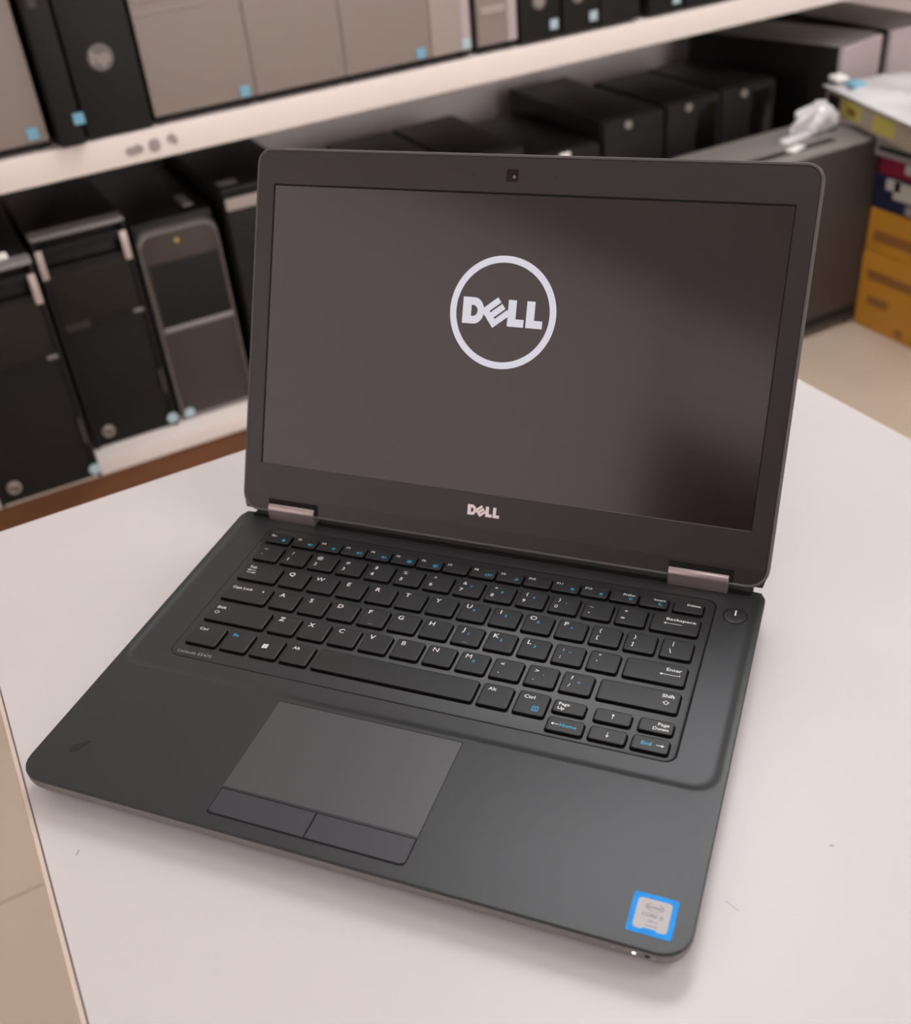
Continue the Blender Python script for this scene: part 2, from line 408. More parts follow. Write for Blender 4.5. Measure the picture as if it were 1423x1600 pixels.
def icon(mb, kind, x, y, z, mi=B):
    if kind == 'lock':
        poly(mb, [(x - 1, y - 1), (x + 1, y - 1), (x + 1, y + .4), (x - 1, y + .4)], z, mi); annulus(mb, x, y + .4, .5, .85, z, mi, 12, a0=0, a1=180)
    elif kind in ('mute', 'low', 'high', 'mic'):
        poly(mb, [(x - 1.6, y - .5), (x - .9, y - .5), (x - .1, y - 1.1), (x - .1, y + 1.1), (x - .9, y + .5), (x - 1.6, y + .5)], z, mi)
        if kind == 'mute': stroke(mb, x + .4, y - .6, x + 1.5, y + .6, .3, z, mi); stroke(mb, x + .4, y + .6, x + 1.5, y - .6, .3, z, mi)
        else:
            for k in range({'low': 1, 'high': 3, 'mic': 2}[kind]): annulus(mb, x, y, .7 + k * .55, .95 + k * .55, z, mi, 8, a0=-45, a1=45)
    elif kind == 'box':
        for p in ((x - 1.3, y - 1.1, x + 1.3, y - 1.1), (x - 1.3, y + 1.1, x + 1.3, y + 1.1), (x - 1.3, y - 1.1, x - 1.3, y + 1.1), (x + 1.3, y - 1.1, x + 1.3, y + 1.1)): stroke(mb, *p, .3, z, mi)
        stroke(mb, x - .7, y, x + .7, y, .9, z, mi)
    elif kind == 'screens':
        for ox in (-1.0, 0.9):
            for p in ((-.9, -.7, .9, -.7), (-.9, .7, .9, .7), (-.9, -.7, -.9, .7), (.9, -.7, .9, .7)): stroke(mb, x + ox + p[0], y + p[1] + ox * .2, x + ox + p[2], y + p[3] + ox * .2, .3, z, mi)
    elif kind == 'search':
        annulus(mb, x + .4, y + .3, .6, .95, z, mi, 16); stroke(mb, x - .2, y - .3, x - 1.2, y - 1, .35, z, mi)
    elif kind == 'sun':
        annulus(mb, x, y, .0, .65, z, mi, 14)
        for a in range(0, 360, 45): stroke(mb, x + .9 * math.cos(math.radians(a)), y + .9 * math.sin(math.radians(a)), x + 1.35 * math.cos(math.radians(a)), y + 1.35 * math.sin(math.radians(a)), .25, z, mi)
    elif kind == 'wifi':
        for k in range(3): annulus(mb, x, y - .9, .3 + k * .6, .6 + k * .6, z, mi, 10, a0=40, a1=140)
        stroke(mb, x, y - 1.2, x, y - .2, .3, z, mi)
    elif kind == 'moon':
        annulus(mb, x, y, .75, 1.25, z, mi, 18, a0=80, a1=340)
    elif kind == 'menu':
        for p in ((x - 1.5, y - 1.5, x + 1.5, y - 1.5), (x - 1.5, y + 1.5, x + 1.5, y + 1.5), (x - 1.5, y - 1.5, x - 1.5, y + 1.5), (x + 1.5, y - 1.5, x + 1.5, y + 1.5)): stroke(mb, *p, .38, z, mi)
        for k in (-.7, 0, .7): stroke(mb, x - .8, y + k, x + .8, y + k, .25, z, mi)
    elif kind == 'shift':
        pts = [(0, 1.25), (1.6, -.1), (.75, -.1), (.75, -1.2), (-.75, -1.2), (-.75, -.1), (-1.6, -.1)]
        for i in range(7):
            p, q = pts[i], pts[(i + 1) % 7]; stroke(mb, x + p[0], y + p[1], x + q[0], y + q[1], .3, z, mi)
    elif kind == 'win':
        for sx in (0, 1):
            for sy in (0, 1):
                w0 = 1.5
                poly(mb, [(x + (-1.6 if sx == 0 else .1) + a, y + (-1.6 if sy == 0 else .1) + b + (a + (-1.6 if sx == 0 else .1)) * .08) for a, b in ((0, 0), (w0, 0), (w0, w0), (0, w0))], z, mi)

_wf = {}
def key(x0, x1, y0, y1, legends=(), word=None):
    """x0..y1 = flat of the cap; its skirt and black shade pad reach further"""
    root = MB()
    root.loft([[(x, y, KZ) for x, y in rrect(x0 - 1.0, x1 + 1.25, y0 - 1.55, y1 + .5, 2.0, 4)], [(x, y, KZ + .05) for x, y in rrect(x0 - 1.0, x1 + 1.25, y0 - 1.55, y1 + .5, 2.0, 4)]], 1)  # black pad beyond the cap, painted shade of the key well
    root.loft([[(x, y, z) for x, y in rrect(x0 - i, x1 + i, y0 - i, y1 + i * .8, 1.2 + i * .5, 4)] for i, z in ((.55, KZ + .06), (.5, KT - .45), (.38, KT - .2))], 1, c1=False)
    # dished top: faint cylinder-like hollow
    root.loft([[(x, y, z) for x, y in rrect(x0 - i, x1 + i, y0 - i, y1 + i * .8, 1.2 + i * .5, 4)] for i, z in ((.38, KT - .2), (.18, KT - .06), (-.2, KT - .005), (-.7, KT))], 0, c0=False)
    k = root.build('key', [m_key, m_keyside_shade], lap, 40)
    if legends:
        lm = MB(); z = KT + .03
        for L in legends:
            kind = L[0]
            if kind == 't': put_text(lm, L[1], x0 + L[2], y1 - L[3], z, L[4], L[5] if len(L) > 5 else W, L[6] if len(L) > 6 else 'C', 0.0 if L[1] in 'MWNB@%&#08' else 0.012, wid=L[7] if len(L) > 7 else None)
            elif kind == 'i': icon(lm, L[1], x0 + L[2], y1 - L[3], z, L[4] if len(L) > 4 else B)
            elif kind == 'a': arrow(lm, x0 + L[1], y1 - L[2], L[3], L[4], L[5], z, L[6] if len(L) > 6 else W)
            elif kind == 's': stroke(lm, x0 + L[1], y1 - L[2], x0 + L[3], y1 - L[4], L[5], z, L[6] if len(L) > 6 else W)
        lm.keep = True
        lm.build('key_legend', [m_print, m_blue, m_gprint], k, 0)
    return k

KW = 15.2
# function row
fx = [(-136.6, -121.2)] + [(-117.6 + 16.92 * i, -102.8 + 16.92 * i) for i in range(14)] + [(121.3, 136.6)]
fn = ['Esc', 'F1', 'F2', 'F3', 'F4', 'F5', 'F6', 'F7', 'F8', 'F9', 'F10', 'F11', 'F12', 'PrtScr', 'Insert', 'Delete']
fi = ['lock', 'mute', 'low', 'high', 'mic', 'box', 'box', None, 'screens', 'search', None, 'sun', 'sun', 'wifi', 'moon', None]
for (a, b), s, ic in zip(fx, fn, fi):
    wide = len(s) > 3
    w = b - a
    lg = [('t', s, w - 1.2 if wide else 1.6, 3.2, 1.75, W, 'R' if wide else 'L')]
    if ic: lg.append(('i', ic, 11.4, 5.6))
    key(a, b, 206.0, 214.4, lg)
# number row
R1, R2, R3, R4, R5 = 201.6, 182.2, 162.8, 143.4, 124.0
D1 = 13.7
num = [('~', '`'), ('!', '1'), ('@', '2'), ('#', '3'), ('$', '4'), ('%', '5'), ('^', '6'), ('&', '7'), ('*', '8'), ('(', '9'), (')', '0'), ('_', '-'), ('+', '=')]
nb = {7: '7', 8: '8', 9: '9', 10: '/'}
for i, (u, l) in enumerate(num):
    x = -135.6 + 19.05 * i
    lg = [('t', u, 3.9, 4.6, 2.6), ('t', l, 3.3, 10.6, 2.7)]
    if i in nb: lg.append(('t', nb[i], 8.3, 6.6, 1.9, B))
    key(x, x + KW, R1 - D1, R1, lg)
key(112.3, 136.9, R1 - D1, R1, [('t', 'Backspace', 23.0, 4.6, 2.1, W, 'R', 16.0), ('a', 16.0, 7.2, -1, 0, 10.0)])
# Q row
key(-135.6, -111.2, R2 - D1, R2, [('t', 'Tab', 2.6, 3.7, 2.1, W, 'L'), ('a', 8.6, 5.6, -1, 0, 5.5), ('s', 2.9, 5.0, 2.9, 6.2, .3), ('a', 3.0, 7.8, 1, 0, 5.5), ('s', 8.7, 7.2, 8.7, 8.4, .3)])
for i, ch in enumerate('QWERTYUIOP'):
    x = -107.2 + 19.05 * i
    lg = [('t', ch, 3.9, 4.4, 3.2)]
    if ch in 'UIOP': lg.append(('t', {'U': '4', 'I': '5', 'O': '6', 'P': '+'}[ch], 7.4, 6.4, 2.0, B))
    key(x, x + KW, R2 - D1, R2, lg)
for i, (u, l) in enumerate((('{', '['), ('}', ']'))):
    x = 83.3 + 19.05 * i
    key(x, x + KW, R2 - D1, R2, [('t', u, 4.0, 4.4, 2.5), ('t', l, 3.6, 10.0, 2.5)])
key(121.6, 136.9, R2 - D1, R2, [('s', 5.2, 1.6, 5.2, 5.4, .4), ('s', 4.0, 7.4, 5.0, 10.8, .4)])
# A row
key(-135.5, -107.5, R3 - D1, R3, [('t', 'Caps Lock', 2.2, 4.2, 2.1, W, 'L', 13.5), ('s', 22.4, 3.4, 23.4, 3.4, 1.0)])
for i, ch in enumerate('ASDFGHJKL'):
    x = -103.4 + 19.05 * i
    lg = [('t', ch, 3.9, 4.4, 3.2)]
    if ch in 'JKL': lg.append(('t', {'J': '1', 'K': '2', 'L': '3'}[ch], 7.4, 6.6, 2.0, B))
    if ch in 'FJ': lg.append(('s', 6.2, 12.4, 9.0, 12.4, .3, G_))
    key(x, x + KW, R3 - D1, R3, lg)
key(68.1, 68.1 + KW, R3 - D1, R3, [('t', ':', 4.0, 4.8, 2.6), ('t', ';', 3.6, 10.2, 2.6), ('s', 7.0, 5.0, 8.6, 5.0, .3, B)])
key(87.1, 87.1 + KW, R3 - D1, R3, [('t', '"', 4.6, 4.6, 2.6), ('t', "'", 3.9, 9.4, 2.6)])
key(106.5, 137.2, R3 - D1, R3, [('t', 'Enter', 28.6, 4.8, 2.3, W, 'R'), ('a', 28.2, 7.6, -1, 0, 10.5), ('s', 28.1, 6.6, 28.1, 7.7, .32)])
# Z row
key(-135.3, -97.7, R4 - D1, R4, [('t', 'Shift', 2.6, 3.9, 2.1, W, 'L'), ('i', 'shift', 4.6, 7.2, W)])
for i, ch in enumerate('ZXCVBNM'):
    x = -93.5 + 19.05 * i
    lg = [('t', ch, 3.9, 4.4, 3.2)]
    if ch == 'M': lg.append(('t', '0', 7.4, 6.8, 2.0, B))
    key(x, x + KW, R4 - D1, R4, lg)
for i, (u, l) in enumerate((('<', ','), ('>', '.'), ('?', '/'))):
    x = -93.5 + 19.05 * (7 + i)
    lg = [('t', u, 4.2, 4.8, 2.6), ('t', l, 3.9, 10.4, 2.4)]
    if i == 1: lg.append(('t', '.', 8.4, 6.2, 2.4, B))
    if i == 2: lg.append(('t', '+', 8.4, 7.4, 2.2, B))
    key(x, x + KW, R4 - D1, R4, lg)
key(97.6, 137.4, R4 - D1, R4, [('t', 'Shift', 37.6, 4.4, 2.3, W, 'R'), ('i', 'shift', 34.0, 8.0, W)])
# bottom row
D5 = 14.6
key(-135.2, -116.7, R5 - D5, R5, [('t', 'Ctrl', 2.4, 4.0, 2.1, W, 'L')])
key(-112.9, -97.7, R5 - D5, R5, [('t', 'Fn', 2.4, 4.0, 2.3, B, 'L')])
key(-93.8, -78.5, R5 - D5, R5, [('i', 'win', 5.6, 6.6, W)])
key(-74.8, -59.4, R5 - D5, R5, [('t', 'Alt', 2.6, 4.2, 2.2, W, 'L')])
key(-55.4, 36.4, R5 - D5, R5)
key(40.1, 55.6, R5 - D5, R5, [('t', 'Alt', 2.6, 4.2, 2.2, W, 'L')])
key(59.6, 74.8, R5 - D5, R5, [('t', 'Ctrl', 2.6, 4.4, 2.3, W, 'L'), ('i', 'menu', 10.4, 10.6)])
key(78.6, 94.1, 115.2, 122.7, [('t', 'Page', 2.0, 3.2, 2.0, W, 'L'), ('t', 'Up', 2.0, 6.2, 2.0, W, 'L')])
key(78.7, 96.2, 102.4, 110.6, [('a', 5.6, 4.2, -1, 0, 4.0), ('t', 'Home', 6.2, 5.2, 2.2, B, 'L')])
key(100.0, 117.3, 115.0, 122.7, [('a', 8.6, 5.4, 0, 1, 3.4)])
key(100.3, 117.5, 102.5, 110.4, [('a', 8.6, 2.4, 0, -1, 3.4)])
key(122.3, 138.1, 115.0, 122.5, [('t', 'Page', 14.2, 3.2, 2.0, W, 'R'), ('t', 'Down', 14.2, 6.2, 2.0, W, 'R')])
key(121.5, 138.3, 102.5, 110.7, [('t', 'End', 4.0, 5.2, 2.2, B, 'L'), ('a', 11.2, 4.2, 1, 0, 4.0)])

# model name under the left Ctrl key
t = MB(); t.keep = True; put_text(t, 'Latitude E5470', -136.4, 101.6, RZ + .24, 2.3, align='L', bold=0.0)
t.build('model_name', m_gprint, lap, 0)

# power button
pb = MB().cyl(154.0, 211.4, RZ - .1, RZ + .03, 6.6, 0, 48)
pb.build('power_button_groove', m_black, lap)
pw = MB().loft([[(154.0 + (5.95 - i) * math.cos(a * math.pi / 24), 211.4 + (5.95 - i) * math.sin(a * math.pi / 24), z) for a in range(48)] for i, z in ((0, RZ), (0, RZ + .12), (.25, RZ + .2), (4, RZ + .08))]).build('power_button', m_deck, lap)
t = MB(); stroke(t, 154.0, 211.6, 154.0, 216.0, .75, RZ + .22); t.build('power_mark', m_print, pw, 0)

# touchpad in its slot
PZ = DECK
MB().loft([[(x, y, z) for x, y in rrect(-60.0, 42.6, 7.0, 82.7, (3.0, 1.0, 1.0, 2.0))] for z in (PZ - .5, PZ + .02)]).build('touchpad_groove', m_black, lap)
MB().loft([[(x, y, z) for x, y in rrect(-59.6, 42.2, 23.9, 82.3, (.3, .8, .8, .3))] for z in (PZ - .4, PZ + .04)]).build('touchpad', m_pad, lap)
MB().box(-59.75, 42.4, 22.75, 23.7, PZ - .4, PZ + .06).build('touchpad_trim', m_deck, lap, 0)
MB().box(-59.95, -59.55, 23.5, 82.3, PZ - .4, PZ + .12).build('touchpad_edge', m_rim, lap, 0)
for xa, xb, rr_ in ((-59.5, -8.6, (.3, .4, .4, 2.0)), (-7.8, 42.0, (2.6, .4, .4, .3))):
    MB().loft([[(x, y, z) for x, y in rrect(xa + i, xb - i, 8.0 + i, 22.2 - i, tuple(max(q - i, .1) for q in rr_))] for i, z in ((0, PZ - .4), (0, PZ + .18), (.25, PZ + .34))]).build('touchpad_button', m_padbtn, lap, 12)

# finger smudge on the left palm rest
sm = MB(); sm.keep = True
sm.add([(-145.8 + (6.0 * math.cos(a)) * math.cos(.9) - 2.3 * math.sin(a) * math.sin(.9) * (1 + .2 * math.cos(3 * a)), 24.7 + 6.0 * math.cos(a) * math.sin(.9) + 2.3 * math.sin(a) * math.cos(.9), DECK + .015) for a in [i * math.pi / 16 for i in range(32)]], [list(range(32))])
sm.build('smudge', m_smudge, lap, 0)

# processor sticker
st = empty('processor_sticker', '', '')
del st['label'], st['category']
st.parent = lap; st.location = (150.3 * MM, 16.15 * MM, (DECK + .02) * MM)
def strip(i, z, cut=False):
    p = rrect(-9.4 + i, 9.4 - i, -9.6 + i, 9.6 - i, 1.2 if i == 0 else 1.7, 4)
    return [(x, y, z) for x, y in p]
MB().loft([strip(0, 0), strip(0, .12)]).build('sticker_border', m_stblue, st)
MB().loft([strip(2.3, .1), strip(2.3, .16)]).build('sticker_face', m_stsil, st)
t = MB(); t.keep = True
poly(t, [(-3.4, -7.4), (3.4, -7.4), (2.4, -6.6), (-2.4, -6.6)], .18, 0); t.build('sticker_notch', m_stblue, st, 0)
t = MB(); t.keep = True
annulus(t, .2, 3.7, 1.82, 2.05, .18, 0, 40, a0=-250, a1=70, sx=1.9)
put_text(t, 'intel', .1, 2.9, .18, 1.75, bold=.02, wid=5.6)
put_text(t, 'CORE i5', 0, -1.2, .18, 1.75, bold=.02, wid=9.0)
put_text(t, 'vPro', .4, -3.6, .18, 1.2, bold=.02, wid=4.0)
put_text(t, 'inside', .4, -5.6, .18, 1.0, bold=.02, wid=5.0)
t.build('sticker_text', m_sttxt, st, 0)

# front edge: indicator lights
for x, m, r_ in ((137.6, m_gprint, .55), (146.2, m_led, .45), (151.6, m_black, .8), (154.2, m_pcbar, .8)):
    MB().cyl(0, 0, 0, .5, r_, 0, 16, T=lambda p, x=x: (x + p[0] * 1.5, .45 - p[2] + .0, 12.6 + p[1])).build('indicator_light', m, lap)
for x in (-140, 140):
    for y in (18, 205):
        MB().box(x - 14, x + 14, y - 5, y + 5, 0, 3.4, r=4, e=.4).build('rubber_foot', m_rubber, lap)

# lid --------------------------------------------------------------
TL = math.radians(26.2335)
def LP(p):       # (x across, t up the lid, d behind the bezel face)
    x, t, d = p
    return (x + 1.0, 243.7 + t * math.sin(TL) + d * math.cos(TL), 33.6 + DECK + t * math.cos(TL) - d * math.sin(TL))
def lring(i, d, r=9.5, b=0.0): return [(x, t, d) for x, t in rrect(-167.2 + i, 167.2 - i, -31.8 + i + b, 195.6 - i, (max(r + 2 - i, .5), max(r - i, .5), max(r - i, .5), max(r + 2 - i, .5)))]
MB().loft([lring(2.0, .9), lring(1.7, -.1), lring(1.1, -.35), lring(.4, -.1), lring(0, .9), lring(0, 4.4), lring(1.0, 6.2), lring(4.0, 7.2)], T=LP).build('lid', m_rim, lap)
sx0, sx1, st0, st1 = -154.7, 154.7, 0.0, 174.0
bz = MB()
inner = lambda i, d: [(x, t, d) for x, t in rrect(sx0 - i, sx1 + i, st0 - i, st1 + i, .4 + i)]
outer = lambda i, d: [(x, t, d) for x, t in rrect(-165.5 + i, 165.5 - i, -20.8 + i * .2, 193.9 - i, (.5, 8 - i, 8 - i, .5))]
bz.loft([outer(0, .5), outer(.3, 0), inner(.5, 0), inner(.1, .25), inner(0, .8)], c0=False, c1=False, T=LP)
# slanted chin below the crease
ch = [(-165.5, -20.8, .1), (165.5, -20.8, .1), (166.6, -22.2, .2), (164.5, -30.6, .75), (-164.5, -30.6, .75), (-166.6, -22.2, .2)]
bz.add([LP(p) for p in ch], [[5, 0, 1, 2], [4, 5, 2, 3]])
bz.add([LP(p) for p in ((-164.5, -30.6, .75), (164.5, -30.6, .75), (162, -31.6, 6), (-162, -31.6, 6))], [[0, 1, 2, 3]])
bz.build('bezel', m_bezel, lap, 20)
t = MB(); t.keep = True
t.add([LP(p) for p in ((sx0 - .1, st0 - .1, .7), (sx1 + .1, st0 - .1, .7), (sx1 + .1, st1 + .1, .7), (sx0 - .1, st1 + .1, .7))], [[0, 1, 2, 3]])
scr = t.build('screen', m_screen, lap, 0)
gl = MB(); gl.keep = True
for (a_, b_, c_, d_) in ((sx0, sx1, st0 - .05, st0 + .25),): gl.add([LP(p) for p in ((a_, c_, .3), (b_, c_, .3), (b_, d_, .62), (a_, d_, .62))], [[0, 1, 2, 3]])
gl.build('bezel_lip', m_rim, lap, 0)
t = MB(); t.keep = True
for (a_, b_, c_, d_) in ((sx0 - .1, sx1 + .1, st1 - .7, st1), (sx0 - .05, sx0 + .55, st0, st1), (sx1 - .45, sx1 + .05, st0, st1)):
    t.add([LP(p) for p in ((a_, c_, .66), (b_, c_, .66), (b_, d_, .66), (a_, d_, .66))], [[0, 1, 2, 3]])
t.build('screen_gap', m_black, lap, 0)
t = MB(); t.keep = True
annulus(t, -.2, 107.2, 28.5, 32.4, .6, 0, 96, T=LP)
company_logo(t, -.2, 107.3, 49.0, .6, 0, T=LP)
t.build('screen_logo', m_slogo, scr, 0)
t = MB(); t.keep = True
company_logo(t, -.9, -10.6, 20.2, -.12, 0, T=LP)
t.build('brand_badge', m_badge, lap, 0)
MB().loft([[(x, y, d) for x, y in rrect(-4.6, 2.6, 180.3, 187.4, 1.0)] for d in (.1, -.06)], T=LP).build('webcam', m_lens, lap)
t = MB(); t.keep = True; annulus(t, .1, 183.2, .55, .85, -.08, 0, 20, T=LP); annulus(t, .1, 183.2, 0, .3, -.08, 0, 12, T=LP); t.build('camera_ring', m_pcbar, lap, 0)
for x, r_ in ((-25.2, .35), (24.2, .45), (5.6, .3)):
    t = MB(); t.keep = True; annulus(t, x, 183.6, 0, r_, -.03, 0, 12, T=LP); t.build('microphone_hole', m_black, lap, 0)
# hinges
for xa, xb in ((-146.6, -113.6), (113.4, 147.0)):
    pk = MB().box(xa - 1.2, xb + 1.2, -31.4, -22.8, -.06, 1.6, T=LP).build('hinge_recess', m_black, lap, 0)
    prof = []
    y0, y1, z0, z1 = 228.6, 240.0, DECK - 1, DECK + 10.6
    pts = [(y0 + .9, z0), (y0 + .2, z0 + 3), (y0 + .6, z1 - 4.6)]
    for k in range(7):
        a = math.radians(190 - 100 * k / 6); pts.append((y0 + 5.4 + 4.6 * math.cos(a), z1 - 4.6 + 4.6 * math.sin(a)))
    pts += [(y1, z1 - .6), (y1, z0)]
    h = MB().loft([[(x, y + dy, z) for y, z in pts] for x, dy in ((xa, .15), (xa + .4, 0), (xb - .4, 0), (xb, .15))])
    h.build('hinge', m_hinge, lap, 50)
# black bar standing in for the shade between deck and lid
MB().box(-160, 160, 231.0, 243, DECK - 8, DECK - .35).build('hinge_gap_shade', m_black, lap, 0)

# ------------------------------------------------------------------ shelving
SX0, SX1, SY = -900, 3300, 1600
UT, UB, LT, LB = 686, 636, 103, 71
def board(label, z0, z1):
    t = empty('wall_shelf', label, 'shelf', (0, 0, 0))
    MB().box(SX0, SX1, SY, 2110, z0, z1, r=.5, e=1.2).build('shelf_board', m_shelfw, t)
    return t
sh = board('upper white wall shelf with grey marker scribbles on its edge, carrying taupe and black towers', UB, UT)
lo = board('lower white shelf above the brown base board, carrying black towers', LB, LT)
MB().box(SX0, SX1, SY + 25, SY + 45, 0, LB).build('plinth', m_brown, lo, 0)
struct('shelving_panel_1', MB().box(SX0, SX1, 2110, 2128, 0, 1300), m_backp)  # back panel of the shelving
for n_, x in ((2, SX0 - 20), (3, SX1)):
    struct('shelving_panel_%d' % n_, MB().box(x, x + 20, SY - 2, 2128, 0, 1300), m_shelfw)  # side panels of the shelving
def FS(p): return (p[0], SY - .8 - p[2], p[1])     # draw on the shelf's front edge (x, z)
t = MB()
for gx, gz, pts in ((302, 659, [(-15, -7), (-15, 3), (-8, 9), (0, 6), (4, 11), (13, 8), (17, 0), (14, -8), (5, -10), (-6, -11)]),
                    (338, 659, [(-8, 12), (-11, 2), (-9, -10), (-1, -14), (8, -11), (11, 0), (9, 11), (2, 15)]),
                    (372, 663, [(-9, 8), (-12, 0), (-3, -9), (6, -13), (8, -2), (4, 8), (-1, 13)])):
    poly(t, [(gx + x, gz + z * .8) for x, z in pts], 0, 0, T=FS)
t.build('marker_scribble', m_ink, sh, 0)

# ------------------------------------------------------------------ computer towers
def FT(y0=0.0):   # draw on a tower's front: (x, z, out)
    return lambda p: (p[0], y0 - p[2], p[1])
def disc(name, x, z, r, m, par, y0=0.0, th=3, n=28, letters=None, mi=None):
    o = MB().cyl(0, 0, 0, th, r, 0, n, T=lambda p: (x + p[0], y0 - p[2], z + p[1])).build(name, m, par)
    if letters:
        t = MB(); t.keep = True; put_text(t, letters, x, z - r * .38, th + .3, r * .95, T=FT(y0), bold=.03); t.build('emblem_letters', mi, o, 0)
        if False: pass
    return o
def stick(x, z, par, s=17, m=None, y0=-2.0, name='processor_sticker', w=None):
    w = w or s
    return MB().box(x - w / 2, x + w / 2, y0 - .8, y0 + .2, z - s / 2, z + s / 2).build(name, m or m_pcstk, par, 0)
def feet(par, w, d):
    for x in (-w / 2 + 22, w / 2 - 22):
        for y in (30, d - 40):
            MB().cyl(x, y, 0, 9, 11, 0, 16).build('foot', m_rubber, par)

def workstation(a0, a1, b, h, base, label, deep=440, group=None):
    w = a1 - a0
    t = empty('computer_tower', label, 'computer', ((a0 + w / 2) * MM, b * MM, base * MM), 0, group)
    MB().box(-w / 2, w / 2, 24, deep, 6, h - 4, r=3, e=2).build('case', m_pcblack, t)
    MB().box(-w / 2 + 7, w / 2 - 7, 2, 26, 1, h - 62, r=1, e=1).build('front_panel', m_pcfront, t)
    MB().box(-w / 2 + 10, w / 2 - 10, -1.5, 3, h * .60, h - 70, r=.5, e=.6).build('bay_panel', m_pcwarm, t)
    MB().box(-w / 2 + 9, w / 2 - 9, 26, 30, h - 60, h - 10).build('handle_recess', m_black, t, 0)
    MB().box(-w / 2 + 8, w / 2 - 8, 2, 14, h - 38, h - 22, r=.5, e=1).build('grip', m_mesh, t)
    MB().box(-w / 2 + 10, w / 2 - 10, -2, 0, h * .585, h * .60).build('label_strip', m_mesh, t, 0)
    lt = MB(); lt.keep = True
    for k in range(5): poly(lt, [(-w / 2 + 16 + k * 9, h * .575), (-w / 2 + 22 + k * 9, h * .575), (-w / 2 + 22 + k * 9, h * .61), (-w / 2 + 16 + k * 9, h * .61)], 2.5, T=FT(0))
    lt.build('bay_mark', m_pcsd, t, 0)
    MB().box(-w / 2, w / 2, -6, 34, h - 8, h, r=3, e=2.5).build('handle_bar', m_pcbar, t)
    for s in (-1, 1):
        x0 = s * w / 2 - (8 if s > 0 else 0)
        MB().box(x0, x0 + 8, -5, 26, 1.5, h - 6, r=2, e=1).build('side_rail', m_mesh, t)
        MB().box(x0 - (7 if s > 0 else -2), x0 + (5 if s > 0 else 14), -7, -3, h - 78, h - 24, r=.4, e=1).build('handle_bracket', m_pcbrt, t)
    MB().box(w / 2 - 12, w / 2 - 5, -6.2, -4, h * .18, h * .3).build('port_strip', m_pcsd, t, 0)
    MB().box(w / 2 - 26, w / 2 - 6, -3.6, -1, h * .585, h * .60).build('latch', m_pcbar, t, 0)
    disc('emblem', -w / 2 + 33, 20 + 12, 12.5, m_embs, t, 2, 4, letters='hp', mi=m_pcfront)
    disc('processor_sticker', w / 2 - 9, 20, 11, m_pcstk2, t, -5, 1.6)
    feet(t, w, deep)
    return t

G1 = 'black workstation towers on the lower shelf'
t = workstation(-108, 80, 1548, 436, LT, 'black workstation tower, leftmost of the lower shelf, jutting past the shelf edge', group=G1)
MB().box(30, 62, 30, 60, 433, 438, r=2, e=1).build('white_tag', m_lab, t)
workstation(93, 262, 1650, 436, LT, 'black workstation tower with grey top handle, second from the left on the lower shelf', group=G1)

# C: black tower with brown-grey rounded face
def brownface(a0, a1, b, h, base, label):
    w = a1 - a0
    t = empty('computer_tower', label, 'computer', ((a0 + w / 2) * MM, b * MM, base * MM))
    MB().box(-w / 2, w / 2, 22, 440, 5, h + 14, r=6, e=4).build('case', m_pcblack, t)
    f = MB()
    prof = lambda i, y: [(x, y, z) for x, z in rrect(-w / 2 + 2 + i, w / 2 - 2 - i, 4 + i, h - i, (8, 26, 26, 8), 8)]
    f.loft([prof(0, 30), prof(0, 8), prof(2, 2), prof(6, 0)])
    f.build('front_panel', m_pcbrown, t)
    e = MB(); e.loft([prof(-.8, 30), prof(-.8, 10), prof(.6, 5), prof(2.4, 1.2), prof(4, -.4), prof(7, 1)], c0=False, c1=False); e.build('panel_rim', m_pcbar, t)
    MB().box(-w / 2 + 14, w / 2 - 12, -1, 2, h * .52, h - 60, r=.5, e=.6).build('bay_panel', m_mesh, t)
    MB().box(-w / 2 + 12, w / 2 - 10, -2, 1, h * .495, h * .52, r=.4, e=.5).build('bay_ledge', m_pcbar, t)
    disc('power_button', -4, h - 24, 4.5, m_ylab, t, 0, 1.5)
    disc('processor_sticker', -w / 2 + 20, 16, 10.5, m_pcstk2, t, 0, 1.6)
    MB().box(w / 2 - 45, w / 2 - 26, 60, 130, h + 13, h + 16, r=2, e=1).build('top_latch', m_pcbar, t)
    feet(t, w, 440)
brownface(270, 432, 1652, 392, LT, 'black tower with a brown-grey rounded face, third from the left on the lower shelf')

# D: black tower with light bar and perforated face
w = 165
t = empty('computer_tower', 'black tower with a pale bar across its top front, just left of the laptop lid', 'computer', (0.527, 1.628, LT * MM))
MB().box(-w / 2, w / 2, 18, 440, 5, 440, r=5, e=3).build('case', m_pcblack, t)
MB().box(-w / 2 + 1, w / 2 - 1, 0, 20, 5, 432, r=3, e=2).build('front_panel', m_pcfront, t)
MB().box(-w / 2 + 2, w / 2 - 2, -3, 2, 404, 426, r=1, e=1).build('top_bar', m_pctaupe2, t)
hm = MB(); hm.keep = True
for r_ in range(34):
    for c_ in range(12):
        x, z = -w / 2 + 16 + c_ * 11.5 + (r_ % 2) * 5.5, 150 + r_ * 6.8
        poly(hm, [(x - 2.2, z - 1.8), (x + 2.2, z - 1.8), (x + 2.2, z + 1.8), (x - 2.2, z + 1.8)], .8, T=FT(0))
hm.build('perforation', m_mesh, t, 0)
MB().box(-w / 2 + 8, -w / 2 + 44, 40, 66, 439, 441, r=1).build('top_label', m_pcbar, t)
feet(t, w, 440)

